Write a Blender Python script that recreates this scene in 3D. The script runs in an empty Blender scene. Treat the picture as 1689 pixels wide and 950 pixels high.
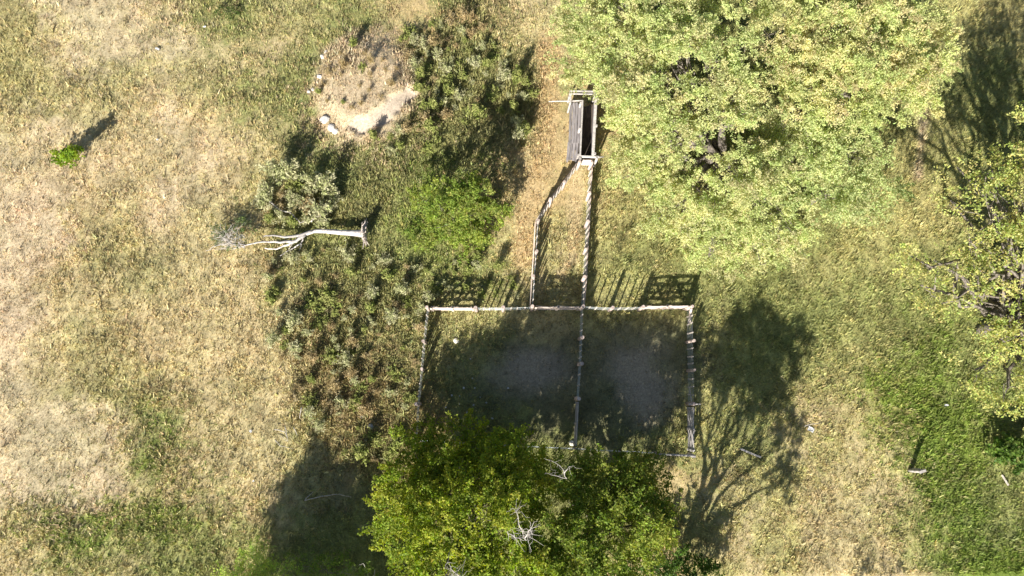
import bpy, math, random
import numpy as np
from mathutils import Vector, Euler, Matrix

rng = np.random.default_rng(7)
random.seed(7)
S = bpy.context.scene
COL = S.collection
R = math.radians

# ------------------------------------------------------------------ camera
CAM_H = 38.0
cam_data = bpy.data.cameras.new('camera')
cam = bpy.data.objects.new('camera', cam_data)
COL.objects.link(cam)
cam.location = (0, 0, CAM_H)
cam.rotation_euler = Euler((R(8.9), R(-1.27), 0), 'XYZ')
cam_data.sensor_width = 36.0
cam_data.lens = 24.0
cam_data.clip_start = 0.5
cam_data.clip_end = 3000.0
S.camera = cam

# ------------------------------------------------------------------ light
SUN_EL = 29.5
SHADOW_AZ = 22.5                      # degrees east of north, where shadows point
sun_dir = Vector((-math.sin(R(SHADOW_AZ)) * math.cos(R(SUN_EL)),
                  -math.cos(R(SHADOW_AZ)) * math.cos(R(SUN_EL)),
                  math.sin(R(SUN_EL))))   # towards the sun
world = bpy.data.worlds.new('World')
S.world = world
world.use_nodes = True
wn = world.node_tree.nodes
wl = world.node_tree.links
bg = wn.get('Background') or wn.new('ShaderNodeBackground')
sky = wn.new('ShaderNodeTexSky')
sky.sky_type = 'NISHITA'
sky.sun_disc = False
sky.sun_elevation = R(SUN_EL)
sky.sun_rotation = math.atan2(sun_dir.x, sun_dir.y)
sky.air_density = 1.0
sky.dust_density = 1.0
wl.new(sky.outputs[0], bg.inputs[0])
bg.inputs[1].default_value = 0.05
sl = bpy.data.lights.new('sun', 'SUN')
sl.energy = 5.0
sl.angle = R(0.53)
sl.color = (1.0, 0.95, 0.87)
so = bpy.data.objects.new('sun', sl)
COL.objects.link(so)
so.location = (-20, -40, 40)
so.rotation_euler = sun_dir.to_track_quat('Z', 'Y').to_euler()
S.view_settings.view_transform = 'Standard'
S.view_settings.look = 'None'
S.view_settings.gamma = 1.0
S.view_settings.exposure = 1.15
S.render.engine = 'CYCLES'
S.cycles.max_bounces = 6
S.cycles.diffuse_bounces = 3
S.cycles.transmission_bounces = 3
S.cycles.transparent_max_bounces = 6

# ------------------------------------------------------------------ photo pixel -> place
RC = cam.rotation_euler.to_matrix()
F = 1689 * 24.0 / 36.0

def P(px, py, z=0.0):
    """point at height z seen at photo pixel (px, py)"""
    d = RC @ Vector(((px - 844.5) / F, -(py - 475.0) / F, -1.0))
    t = (z - CAM_H) / d.z
    return Vector((d.x * t, d.y * t, z))

def mpp(px, py, z=0.0):
    a = P(px - .5, py, z); b = P(px + .5, py, z)
    return (b - a).length

RCn = np.array(RC)
def to_px(x, y, z):
    """arrays of world points -> photo pixels (used only to look the ground kinds up)"""
    p = np.stack([x, y, z - CAM_H], -1) @ RCn
    return 844.5 + F * p[..., 0] / -p[..., 2], 475.0 - F * p[..., 1] / -p[..., 2]

# ------------------------------------------------------------------ noise
def _lattice(seed, n=256):
    return np.random.default_rng(seed).random((n, n))
_L = [_lattice(100 + i) for i in range(12)]
def vnoise(x, y, scale, k=0):
    L = _L[k % 12]; n = L.shape[0]
    x = x / scale + 37.3 * k; y = y / scale + 11.7 * k
    xi = np.floor(x).astype(int); yi = np.floor(y).astype(int)
    fx = x - xi; fy = y - yi
    fx = fx * fx * (3 - 2 * fx); fy = fy * fy * (3 - 2 * fy)
    a = L[yi % n, xi % n]; b = L[yi % n, (xi + 1) % n]
    c = L[(yi + 1) % n, xi % n]; d = L[(yi + 1) % n, (xi + 1) % n]
    return (a * (1 - fx) + b * fx) * (1 - fy) + (c * (1 - fx) + d * fx) * fy
def fbm(x, y, scale, k=0, o=4):
    s = 0; a = 1; t = 0
    for i in range(o):
        s = s + a * vnoise(x, y, scale / 2 ** i, k + i); t += a; a *= .55
    return s / t

# ------------------------------------------------------------------ kinds of ground cover
ZG = """
o p p p d g g o o g o t w w d d g g g g g g g g g o o o
o d p p p d d d g w m w w w o d g g g g g g g g g g o o
o o o o d o g g g m m w w w w t d g g g g g g g g g g g
d p d d p d d o g m m w w w w t t g g g g g g g g o g g
p d p d d p d o g w w w w w d t o o g g g g g g o o g g
p p d d p d d o g w w g G w t t o o o g g g g g o o o o
p p o o d d d g g w g G g t o o o g g g g g g o o o o g
p d o o o d d o w w w g g g d o o o g g g g o o o g g g
p d d d d d d o w w w w o o o o o o o g g g g g g g g g
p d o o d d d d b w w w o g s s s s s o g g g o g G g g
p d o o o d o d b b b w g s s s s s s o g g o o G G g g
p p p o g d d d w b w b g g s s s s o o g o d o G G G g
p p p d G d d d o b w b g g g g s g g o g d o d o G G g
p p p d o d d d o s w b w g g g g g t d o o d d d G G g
o G G G G g g o g g g g g g g g g g o o d o d d o o G g
d o o o g g o g g g g g g g g g g d d o d o d d d g G G
"""
KIND = {  # colour (linear), blade length, density
    'p': ((.53, .435, .275), .07, 1.0), 'd': ((.50, .415, .225), .09, 1.0),
    'o': ((.42, .37, .175), .11, 1.0), 'g': ((.275, .285, .105), .12, 1.0),
    'G': ((.185, .245, .045), .15, 1.1), 'w': ((.265, .260, .105), .18, 1.0),
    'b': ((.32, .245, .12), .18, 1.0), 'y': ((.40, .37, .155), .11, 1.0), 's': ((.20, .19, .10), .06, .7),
    't': ((.50, .375, .195), .06, .8), 'S': ((.66, .56, .44), .03, .05),
    'm': ((.47, .365, .225), .07, .8)}
rows = [r.split() for r in ZG.strip().split('\n')]
rows = [[('y' if c == 'o' and i > 15 else c) for i, c in enumerate(r)] for r in rows]   # right half: yellow-green rather than olive straw
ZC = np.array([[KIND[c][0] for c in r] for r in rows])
ZL = np.array([[KIND[c][1] for c in r] for r in rows])
ZD = np.array([[KIND[c][2] for c in r] for r in rows])
def grid_at(A, px, py):
    gx = np.clip(px / 60.32 - .5, 0, 26.999); gy = np.clip(py / 59.4 - .5, 0, 14.999)
    xi = gx.astype(int); yi = gy.astype(int)
    fx = gx - xi; fy = gy - yi
    fx = fx * fx * (3 - 2 * fx); fy = fy * fy * (3 - 2 * fy)
    if A.ndim == 3: fx = fx[..., None]; fy = fy[..., None]
    return (A[yi, xi] * (1 - fx) + A[yi, xi + 1] * fx) * (1 - fy) + \
           (A[yi + 1, xi] * (1 - fx) + A[yi + 1, xi + 1] * fx) * fy

MC = P(603, 143); MR = (3.5, 3.9)
BANK = [(590, 212), (612, 206), (634, 192), (655, 172), (676, 158)]
BANKW = np.array([[P(*q).x, P(*q).y] for q in BANK])
def mound(x, y):
    wob = 1 + .25 * (fbm(x, y, 1.6, 5) - .5)
    d = np.sqrt(((x - MC.x) / MR[0]) ** 2 + ((y - MC.y) / MR[1]) ** 2) * wob
    h = np.clip(1.12 - d, 0, 1)
    h = h * h * (3 - 2 * h)
    return .5 * np.clip(h * 1.6, 0, 1)
def seg_dist(x, y, pts):
    best = np.full(x.shape, 1e9)
    for (ax, ay), (bx, by) in zip(pts[:-1], pts[1:]):
        vx, vy = bx - ax, by - ay
        t = np.clip(((x - ax) * vx + (y - ay) * vy) / (vx * vx + vy * vy), 0, 1)
        best = np.minimum(best, np.hypot(x - ax - t * vx, y - ay - t * vy))
    return best
def bank(x, y):
    d = seg_dist(x, y, BANKW) + .7 * (fbm(x, y, .6, 3) - .5)
    return np.clip((.50 - d) / .2, 0, 1)
def ground_z(x, y):
    h = .22 * (fbm(x, y, 7.0, 1, 3) - .5) + .07 * (fbm(x, y, 1.1, 4, 3) - .5)
    near = np.clip((40 - np.hypot(x, y - 8)) / 8, 0, 1)
    return h * near + mound(x, y) - .22 * bank(x, y) * (mound(x, y) > .02)
def gz(x, y):
    return float(ground_z(np.array([x]), np.array([y]))[0])
PATH1 = np.array([[P(*q).x, P(*q).y] for q in [(905, 60), (905, 160), (905, 240), (880, 310), (866, 370), (862, 420)]])
PATH2 = np.array([[P(*q).x, P(*q).y] for q in [(960, 275), (950, 320), (948, 370), (945, 420), (925, 450)]])
PATH3 = np.array([[P(*q).x, P(*q).y] for q in [(1524, 190), (1518, 240), (1512, 290)]])
SOIL = [(875, 610, 75, 45), (1050, 610, 60, 55), (1062, 660, 50, 45)]
def ground_col(x, y, jit=0.0, seed=0):
    px, py = to_px(x, y, np.zeros_like(x))
    wx = 100 * (fbm(x, y, 3.2, 2) - .5) + 60 * (vnoise(x, y, .45, 7) - .5)
    wy = 100 * (fbm(x, y, 3.2, 6) - .5) + 60 * (vnoise(x, y, .45, 9) - .5)
    if jit:
        r = np.random.default_rng(seed)
        wx = wx + r.normal(0, jit, x.shape); wy = wy + r.normal(0, jit, x.shape)
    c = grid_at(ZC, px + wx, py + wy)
    n = fbm(x, y, .9, 8)[..., None]
    c = c * (.74 + .52 * n) * (.82 + .36 * vnoise(x, y, .34, 5))[..., None]
    n2 = fbm(x, y, 3.3, 10)[..., None] - .5      # greener / drier drifts
    c = c * (1 + n2 * np.array([.26, .12, .24]))
    def mix(c, m, col):
        m = m[..., None]
        return c * (1 - m) + np.array(col) * m
    d1 = seg_dist(x, y, PATH1) + .5 * (fbm(x, y, 1.2, 2) - .5)
    c = mix(c, np.clip((.95 - d1) / .7, 0, .8), (.50, .37, .195))
    d2 = seg_dist(x, y, PATH2) + .5 * (fbm(x, y, 1.2, 3) - .5)
    c = mix(c, np.clip((.55 - d2) / .5, 0, .7), (.52, .41, .24))
    d3 = seg_dist(x, y, PATH3) + .4 * (fbm(x, y, 1.2, 5) - .5)
    c = mix(c, np.clip((.45 - d3) / .5, 0, .8), (.46, .36, .24))
    for (sx, sy, ra, rb) in SOIL:
        q = np.hypot((px - sx) / ra, (py - sy) / rb) + .9 * (fbm(x, y, 1.3, 1) - .5)
        c = mix(c, np.clip(1.15 - q, 0, .8), (.37, .315, .235))
    m = np.clip(mound(x, y) / .17 - .35 + 1.2 * (fbm(x, y, .8, 9) - .5), 0, .9)
    c = mix(c, m, (.52, .42, .275))
    c = mix(c, bank(x, y) * .95, (.52, .43, .33))
    return np.clip(c, .01, .9)

# ------------------------------------------------------------------ materials
def new_mat(name):
    m = bpy.data.materials.new(name); m.use_nodes = True
    nt = m.node_tree
    return m, nt, nt.nodes['Principled BSDF'], nt.nodes['Material Output']

def mat_attr(name, rough=.9, transl=0.0, noise=None, tint=(1, 1, 1), spec=.2):
    """colour from the mesh's own colour attribute, optionally broken up and let through light"""
    m, nt, b, out = new_mat(name)
    a = nt.nodes.new('ShaderNodeAttribute'); a.attribute_name = 'Col'
    src = a.outputs['Color']
    if noise:
        t = nt.nodes.new('ShaderNodeTexCoord')
        for sc, amt in noise:
            n = nt.nodes.new('ShaderNodeTexNoise'); n.inputs['Scale'].default_value = sc
            n.inputs['Detail'].default_value = 5
            nt.links.new(t.outputs['Object'], n.inputs['Vector'])
            mr = nt.nodes.new('ShaderNodeMapRange')
            mr.inputs[1].default_value = .25; mr.inputs[2].default_value = .75
            mr.inputs[3].default_value = 1 - amt; mr.inputs[4].default_value = 1 + amt
            nt.links.new(n.outputs['Fac'], mr.inputs[0])
            mx = nt.nodes.new('ShaderNodeMix'); mx.data_type = 'RGBA'; mx.blend_type = 'MULTIPLY'
            mx.inputs[0].default_value = 1
            nt.links.new(src, mx.inputs[6]); nt.links.new(mr.outputs[0], mx.inputs[7])
            src = mx.outputs[2]
    nt.links.new(src, b.inputs['Base Color'])
    b.inputs['Roughness'].default_value = rough
    b.inputs['Specular IOR Level'].default_value = spec
    if transl > 0:
        tr = nt.nodes.new('ShaderNodeBsdfTranslucent')
        hs = nt.nodes.new('ShaderNodeHueSaturation'); hs.inputs['Saturation'].default_value = 1.12
        hs.inputs['Value'].default_value = 1.25
        nt.links.new(src, hs.inputs['Color']); nt.links.new(hs.outputs[0], tr.inputs['Color'])
        ms = nt.nodes.new('ShaderNodeMixShader'); ms.inputs[0].default_value = transl
        nt.links.new(b.outputs[0], ms.inputs[1]); nt.links.new(tr.outputs[0], ms.inputs[2])
        nt.links.new(ms.outputs[0], out.inputs['Surface'])
    return m

def mat_wood(name, c1, c2, scale=(3, 3, 30), rough=.85, bump=.3):
    m, nt, b, out = new_mat(name)
    t = nt.nodes.new('ShaderNodeTexCoord')
    oi = nt.nodes.new('ShaderNodeObjectInfo')
    mp = nt.nodes.new('ShaderNodeMapping'); mp.inputs['Scale'].default_value = scale
    nt.links.new(t.outputs['Object'], mp.inputs['Vector'])
    ad = nt.nodes.new('ShaderNodeVectorMath'); ad.operation = 'ADD'
    nt.links.new(mp.outputs[0], ad.inputs[0]); nt.links.new(oi.outputs['Random'], ad.inputs[1])
    n = nt.nodes.new('ShaderNodeTexNoise'); n.inputs['Scale'].default_value = 1.0
    n.inputs['Detail'].default_value = 8; n.inputs['Distortion'].default_value = 1.2
    nt.links.new(ad.outputs[0], n.inputs['Vector'])
    cr = nt.nodes.new('ShaderNodeValToRGB')
    cr.color_ramp.elements[0].position = .33; cr.color_ramp.elements[1].position = .68
    cr.color_ramp.elements[0].color = (*c1, 1); cr.color_ramp.elements[1].color = (*c2, 1)
    nt.links.new(n.outputs['Fac'], cr.inputs[0])
    mr = nt.nodes.new('ShaderNodeMapRange'); mr.inputs[3].default_value = .75; mr.inputs[4].default_value = 1.2
    nt.links.new(oi.outputs['Random'], mr.inputs[0])
    mx = nt.nodes.new('ShaderNodeMix'); mx.data_type = 'RGBA'; mx.blend_type = 'MULTIPLY'; mx.inputs[0].default_value = 1
    nt.links.new(cr.outputs[0], mx.inputs[6]); nt.links.new(mr.outputs[0], mx.inputs[7])
    nt.links.new(mx.outputs[2], b.inputs['Base Color'])
    b.inputs['Roughness'].default_value = rough; b.inputs['Specular IOR Level'].default_value = .2
    bp = nt.nodes.new('ShaderNodeBump'); bp.inputs['Strength'].default_value = bump; bp.inputs['Distance'].default_value = .02
    nt.links.new(n.outputs['Fac'], bp.inputs['Height']); nt.links.new(bp.outputs[0], b.inputs['Normal'])
    return m

M_GROUND = mat_attr('soil_and_turf', .95, 0, [(2.2, .12), (9.0, .30), (33.0, .40), (90., .3)])
M_GRASS = mat_attr('grass_blades', .85, .22)
M_LEAF = mat_attr('leaves', .65, .45, spec=.25)
M_WEED = mat_attr('weed_leaves', .85, .25)
M_POST = mat_wood('post_wood', (.40, .31, .265), (.66, .54, .47), (6, 6, 9))
M_DROP = mat_wood('dropper_wood', (.40, .35, .30), (.64, .58, .51), (9, 9, 9))
M_GATE = mat_wood('gate_boards', (.50, .40, .335), (.76, .65, .56), (9, 9, 9))
M_GREY = mat_wood('grey_boards', (.17, .155, .155), (.34, .31, .305), (9, 1.2, 9))
M_GREY2 = mat_wood('pale_grey_beam', (.34, .31, .29), (.56, .52, .48), (7, 7, 7))
M_FLOOR = mat_wood('shade_toned_chute_floor', (.045, .035, .028), (.10, .08, .065), (6, 2, 6))  # dark brown puts the shade between the chute walls into the floor colour
M_BARK = mat_wood('bark', (.10, .085, .07), (.27, .235, .20), (5, 5, 2.5), bump=.6)
M_DEAD = mat_wood('bleached_dead_wood', (.30, .27, .25), (.60, .56, .52), (5, 5, 5))
M_TWIG = mat_wood('dead_grey_twigs', (.34, .31, .28), (.56, .52, .47), (5, 5, 5))
M_ROOT = mat_wood('root_and_soil', (.20, .16, .13), (.48, .42, .38), (9, 9, 9))
M_ROCK = mat_wood('white_limestone', (.50, .46, .40), (.78, .75, .69), (6, 6, 6))
M_PALE = mat_wood('pale_plastic', (.55, .55, .54), (.74, .74, .74), (4, 4, 4), rough=.5)
m, nt, b, o_ = new_mat('galvanised_wire')
b.inputs['Base Color'].default_value = (.50, .56, .58, 1); b.inputs['Metallic'].default_value = .5
b.inputs['Roughness'].default_value = .45
n_ = nt.nodes.new('ShaderNodeTexNoise'); n_.inputs['Scale'].default_value = 3
cr_ = nt.nodes.new('ShaderNodeValToRGB')
cr_.color_ramp.elements[0].color = (.38, .44, .46, 1); cr_.color_ramp.elements[1].color = (.66, .70, .72, 1)
nt.links.new(n_.outputs['Fac'], cr_.inputs[0]); nt.links.new(cr_.outputs[0], b.inputs['Base Color'])
M_WIRE = m

# ------------------------------------------------------------------ objects
def tag(o, label=None, cat=None, group=None, kind=None):
    if label: o['label'] = label
    if cat: o['category'] = cat
    if group: o['group'] = group
    if kind: o['kind'] = kind
    return o
def empty(name, loc, label, cat, group=None):
    o = bpy.data.objects.new(name, None); COL.objects.link(o)
    o.empty_display_size = .3
    o.location = loc
    return tag(o, label, cat, group)
def link_mesh(name, me, mat, parent=None):
    o = bpy.data.objects.new(name, me); COL.objects.link(o)
    if mat: me.materials.append(mat)
    if parent:
        o.parent = parent
        o.matrix_parent_inverse = Matrix.Translation(-Vector(parent.location))
    return o
def np_mesh(name, V, nper, colors=None):
    """V: (N*nper,3) vertices, faces are consecutive runs of nper"""
    me = bpy.data.meshes.new(name)
    nv = len(V); nf = nv // nper
    me.vertices.add(nv); me.vertices.foreach_set('co', V.astype(np.float32).ravel())
    me.loops.add(nv); me.loops.foreach_set('vertex_index', np.arange(nv, dtype=np.int32))
    me.polygons.add(nf)
    me.polygons.foreach_set('loop_start', np.arange(0, nv, nper, dtype=np.int32))
    me.polygons.foreach_set('loop_total', np.full(nf, nper, dtype=np.int32))
    me.update(calc_edges=True)
    if colors is not None:
        a = me.color_attributes.new('Col', 'FLOAT_COLOR', 'POINT')
        c = np.ones((nv, 4), np.float32); c[:, :3] = colors
        a.data.foreach_set('color', c.ravel())
    return me

class MB:
    """collects tubes, boards and lumps into one mesh"""
    def __init__(s): s.v = []; s.f = []; s.smooth = []
    def tube(s, pts, rad, seg=6, cap=True, jit=0.0):
        pts = [Vector(p) for p in pts]
        n = len(pts); base = len(s.v)
        if not hasattr(rad, '__len__'): rad = [rad] * n
        up = Vector((.13, .31, 1)).normalized()
        for i, p in enumerate(pts):
            d = (pts[min(i + 1, n - 1)] - pts[max(i - 1, 0)])
            if d.length < 1e-6: d = Vector((0, 0, 1))
            d.normalize()
            a = d.cross(up)
            if a.length < .1: a = d.cross(Vector((1, .2, 0)))
            a.normalize(); b = d.cross(a)
            for k in range(seg):
                t = 2 * math.pi * k / seg
                r = rad[i] * (1 + (random.uniform(-jit, jit) if jit else 0))
                s.v.append(p + (a * math.cos(t) + b * math.sin(t)) * r)
        for i in range(n - 1):
            for k in range(seg):
                k2 = (k + 1) % seg
                s.f.append((base + i * seg + k, base + i * seg + k2, base + (i + 1) * seg + k2, base + (i + 1) * seg + k)); s.smooth.append(seg > 4)
        if cap:
            s.f.append(tuple(base + k for k in range(seg))[::-1]); s.smooth.append(False)
            s.f.append(tuple(base + (n - 1) * seg + k for k in range(seg))); s.smooth.append(False)
        return s
    def board(s, a, b, w, t, up=(0, 0, 1), wear=.006):
        """board from a to b, w across (along up), t thick; slightly uneven ends"""
        a = Vector(a); b = Vector(b); d = (b - a).normalized(); u = Vector(up)
        u = (u - d * u.dot(d)).normalized(); q = d.cross(u)
        base = len(s.v); c = .12 * min(w, t)
        N = 5
        prof = [(-w / 2 + c, -t / 2), (w / 2 - c, -t / 2), (w / 2, -t / 2 + c), (w / 2, t / 2 - c),
                (w / 2 - c, t / 2), (-w / 2 + c, t / 2), (-w / 2, t / 2 - c), (-w / 2, -t / 2 + c)]
        for i in range(N):
            p = a.lerp(b, i / (N - 1))
            p = p + u * random.uniform(-wear, wear) + q * random.uniform(-wear, wear) * .5
            for x, y in prof: s.v.append(p + u * x + q * y)
        for i in range(N - 1):
            for k in range(8):
                k2 = (k + 1) % 8
                s.f.append((base + i * 8 + k, base + i * 8 + k2, base + (i + 1) * 8 + k2, base + (i + 1) * 8 + k)); s.smooth.append(False)
        s.f.append(tuple(base + k for k in range(8))[::-1]); s.smooth.append(False)
        s.f.append(tuple(base + (N - 1) * 8 + k for k in range(8))); s.smooth.append(False)
        return s
    def lump(s, c, r, seed, sub=2):
        import bmesh
        bm = bmesh.new(); bmesh.ops.create_icosphere(bm, subdivisions=sub, radius=1)
        rr = random.Random(seed); ax = [Vector((rr.gauss(0, 1), rr.gauss(0, 1), rr.gauss(0, 1))).normalized() for _ in range(9)]
        hh = [rr.uniform(.62, .95) for _ in ax]
        base = len(s.v)
        for v in bm.verts:
            p = v.co.copy()
            for a_, h in zip(ax, hh):
                d = p.dot(a_)
                if d > h: p -= a_ * (d - h)
            s.v.append(Vector(c) + Vector((p.x * r[0], p.y * r[1], p.z * r[2])))
        for f in bm.faces: s.f.append(tuple(base + v.index for v in f.verts)); s.smooth.append(False)
        bm.free(); return s
    def mesh(s, name):
        me = bpy.data.meshes.new(name); me.from_pydata([tuple(v) for v in s.v], [], s.f)
        me.polygons.foreach_set('use_smooth', s.smooth); me.update(); return me
    def build(s, name, mat, parent=None): return link_mesh(name, s.mesh(name), mat, parent)

# ------------------------------------------------------------------ ground
def axis(lo, hi, step, far):
    core = np.arange(lo, hi + step / 2, step)
    out = [step * 1.5 ** k for k in range(1, 40)]
    ext = np.cumsum(out); ext = ext[ext < far]
    return np.concatenate([lo - ext[::-1], core, hi + ext])
gx = axis(-38, 40, .13, 900); gy = axis(-12, 32, .13, 900)
X, Y = np.meshgrid(gx, gy)
Z = ground_z(X, Y)
ny, nx = X.shape
me = bpy.data.meshes.new('ground')
me.vertices.add(nx * ny)
me.vertices.foreach_set('co', np.stack([X, Y, Z], -1).astype(np.float32).ravel())
i0 = (np.arange(ny - 1)[:, None] * nx + np.arange(nx - 1)[None, :]).ravel()
Q = np.stack([i0, i0 + 1, i0 + nx + 1, i0 + nx], -1).astype(np.int32)
me.loops.add(Q.size); me.loops.foreach_set('vertex_index', Q.ravel())
me.polygons.add(len(Q)); me.polygons.foreach_set('loop_start', np.arange(0, Q.size, 4, dtype=np.int32))
me.polygons.foreach_set('loop_total', np.full(len(Q), 4, dtype=np.int32))
me.polygons.foreach_set('use_smooth', np.ones(len(Q), bool))
me.update(calc_edges=True)
ca = me.color_attributes.new('Col', 'FLOAT_COLOR', 'POINT')
cc = np.ones((nx * ny, 4), np.float32); cc[:, :3] = (ground_col(X, Y) * .92).reshape(-1, 3)
ca.data.foreach_set('color', cc.ravel())
ground = link_mesh('ground', me, M_GROUND); tag(ground, kind='structure')

# ------------------------------------------------------------------ grass: one mass of blades
NT = 420000
gxs = rng.uniform(-31, 33, NT); gys = rng.uniform(-9.5, 28, NT)
ppx, ppy = to_px(gxs, gys, np.zeros(NT))
dens = grid_at(ZD, ppx, ppy) * (1 - .97 * bank(gxs, gys))
dens *= .45 + 1.1 * fbm(gxs, gys, .6, 11)
for (sx, sy, ra, rb) in SOIL:
    q = np.hypot((ppx - sx) / ra, (ppy - sy) / rb)
    dens *= np.clip(q, .15, 1)
keep = (rng.random(NT) < dens) & (ppx > -70) & (ppx < 1760) & (ppy > -60) & (ppy < 1010)
gxs = gxs[keep]; gys = gys[keep]; ppx = ppx[keep]; ppy = ppy[keep]; NT = len(gxs)
glen = grid_at(ZL, ppx, ppy) * rng.lognormal(0, .38, NT) * (.5 + .95 * fbm(gxs, gys, .7, 4))
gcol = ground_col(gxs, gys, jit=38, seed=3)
gcol = gcol * rng.lognormal(0.06, .19, NT)[:, None]
gcol = gcol * (1 + rng.normal(0, .055, (NT, 3)) * np.array([1, .4, 1]))
gcol = np.clip(gcol, .015, .85)
gzs = ground_z(gxs, gys)
NB = 4
ang = rng.uniform(0, 2 * np.pi, (NT, NB)); lean = rng.uniform(.25, 1.25, (NT, NB))
L = glen[:, None] * rng.uniform(.6, 1.25, (NT, NB)); W = np.clip(L * rng.uniform(.10, .2, (NT, NB)), .008, .04)
bx = gxs[:, None] + rng.normal(0, .035, (NT, NB)); by = gys[:, None] + rng.normal(0, .035, (NT, NB))
dx = np.cos(ang); dy = np.sin(ang)
tipx = bx + dx * L * np.sin(lean); tipy = by + dy * L * np.sin(lean); tipz = gzs[:, None] + L * np.cos(lean) + .005
b0 = np.stack([bx - dy * W, by + dx * W, np.broadcast_to(gzs[:, None] - .01, bx.shape)], -1)
b1 = np.stack([bx + dy * W, by - dx * W, np.broadcast_to(gzs[:, None] - .01, bx.shape)], -1)
tp = np.stack([tipx, tipy, tipz], -1)
V = np.stack([b0, b1, tp], 2).reshape(-1, 3)
C = np.repeat(gcol, NB * 3, 0)
grass = link_mesh('grass', np_mesh('grass', V, 3, C), M_GRASS)
tag(grass, 'dry straw and green pasture grass covering the ground', 'grass', kind='stuff')

# ------------------------------------------------------------------ foliage
def leaf_cards(centres, length, width, cols, up=.45, r=None):
    r = r or rng
    n = len(centres)
    nrm = r.normal(0, 1, (n, 3)); nrm[:, 2] = np.abs(nrm[:, 2]) + up
    nrm /= np.linalg.norm(nrm, axis=1)[:, None]
    t = r.normal(0, 1, (n, 3)); t -= nrm * (t * nrm).sum(1)[:, None]
    t /= np.linalg.norm(t, axis=1)[:, None]
    bnn = np.cross(nrm, t)
    l = (length * r.uniform(.6, 1.4, n))[:, None]; w = (width * r.uniform(.7, 1.3, n))[:, None]
    V = np.stack([centres - t * l * .5, centres + bnn * w * .5 + t * l * .05,
                  centres + t * l * .5 - nrm * l * .12, centres - bnn * w * .5 + t * l * .05], 1).reshape(-1, 3)
    return V, np.repeat(cols, 4, 0)

def crown_cloud(lobes, clump_r, per_lobe, per_clump, pal, rs, fill=.5, low=-.35, flat=.6, spray=1.5, droop=.25, tone=1.0):
    """lobes: (centre, (rx,ry,rz)); gives leaf points, colours and clump centres"""
    pts, cols, cl = [], [], []
    for c, rad in lobes:
        k = max(3, int(per_lobe * (rad[0] * rad[1]) ** .8))
        u = rs.normal(0, 1, (k * 3, 3)); u /= np.linalg.norm(u, axis=1)[:, None]
        u = u[u[:, 2] > low][:k]
        q = np.array(c) + u * np.array(rad) * (fill + (1.06 - fill) * np.sqrt(rs.random(len(u))))[:, None]
        for cc_ in q:
            cr = clump_r * rs.uniform(.55, 1.5)
            m = max(8, int(per_clump * rs.uniform(.45, 1.4) * (cr / clump_r) ** 1.5))
            ns = int(rs.integers(3, 6)); out = (cc_ - np.array(c)) / np.array(rad)
            dirs = rs.normal(0, 1, (ns, 3)) * np.array([1, 1, .5]) + out * .8
            dirs /= np.linalg.norm(dirs, axis=1)[:, None]
            w = rs.integers(0, ns, m); t = rs.uniform(.05, 1, m) ** .8
            p = cc_ + dirs[w] * (t * cr * spray)[:, None]
            p = p + rs.normal(0, 1, (m, 3)) * (cr * .26 * (1.25 - .85 * t))[:, None] * np.array([1, 1, flat])
            p[:, 2] -= droop * cr * t ** 2
            base = np.array(pal[rs.integers(len(pal))]) * rs.uniform(.80, 1.22)
            col = base * rs.lognormal(0, .16 * tone, m)[:, None] * (1 + rs.normal(0, .07 * tone, (m, 3)))
            pts.append(p); cols.append(col); cl.append(cc_)
    return np.concatenate(pts), np.clip(np.concatenate(cols), .01, .8), np.array(cl)

def cloud(lobes, n, seed, k=.5):
    """break every lobe into smaller heads that stand out from it"""
    rs = np.random.default_rng(seed); out = []
    for c, r in lobes:
        out.append((c, tuple(v * .62 for v in r)))
        for i in range(n):
            a = 6.283 * (i + rs.uniform(-.3, .3)) / n; q = rs.uniform(.45, .85); e = rs.uniform(-.25, .75)
            f = k * rs.uniform(.75, 1.2)
            out.append(((c[0] + math.cos(a) * r[0] * q, c[1] + math.sin(a) * r[1] * q, max(.5, c[2] + e * r[2])), (r[0] * f, r[1] * f, r[2] * f * 1.15)))
    return out

def bend(a, b, n=5, wob=.15, sag=0.0):
    a = Vector(a); b = Vector(b); L_ = (b - a).length; out = []
    for i in range(n + 1):
        t = i / n; p = a.lerp(b, t)
        if 0 < i < n: p += Vector((random.gauss(0, 1), random.gauss(0, 1), random.gauss(0, .6))) * wob * L_ * .3 * math.sin(math.pi * t)
        p.z += sag * math.sin(math.pi * t) * L_
        out.append(p)
    return out

ZS = .84
def px_lobe(px, py, z, rpx, rpy=None, rz=None):
    z = z * ZS
    k = mpp(px, py, z); rpy = rpy or rpx
    c = P(px, py, z)
    return (tuple(c), (rpx * k, rpy * k, rz if rz else .62 * min(rpx, rpy) * k))

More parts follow.
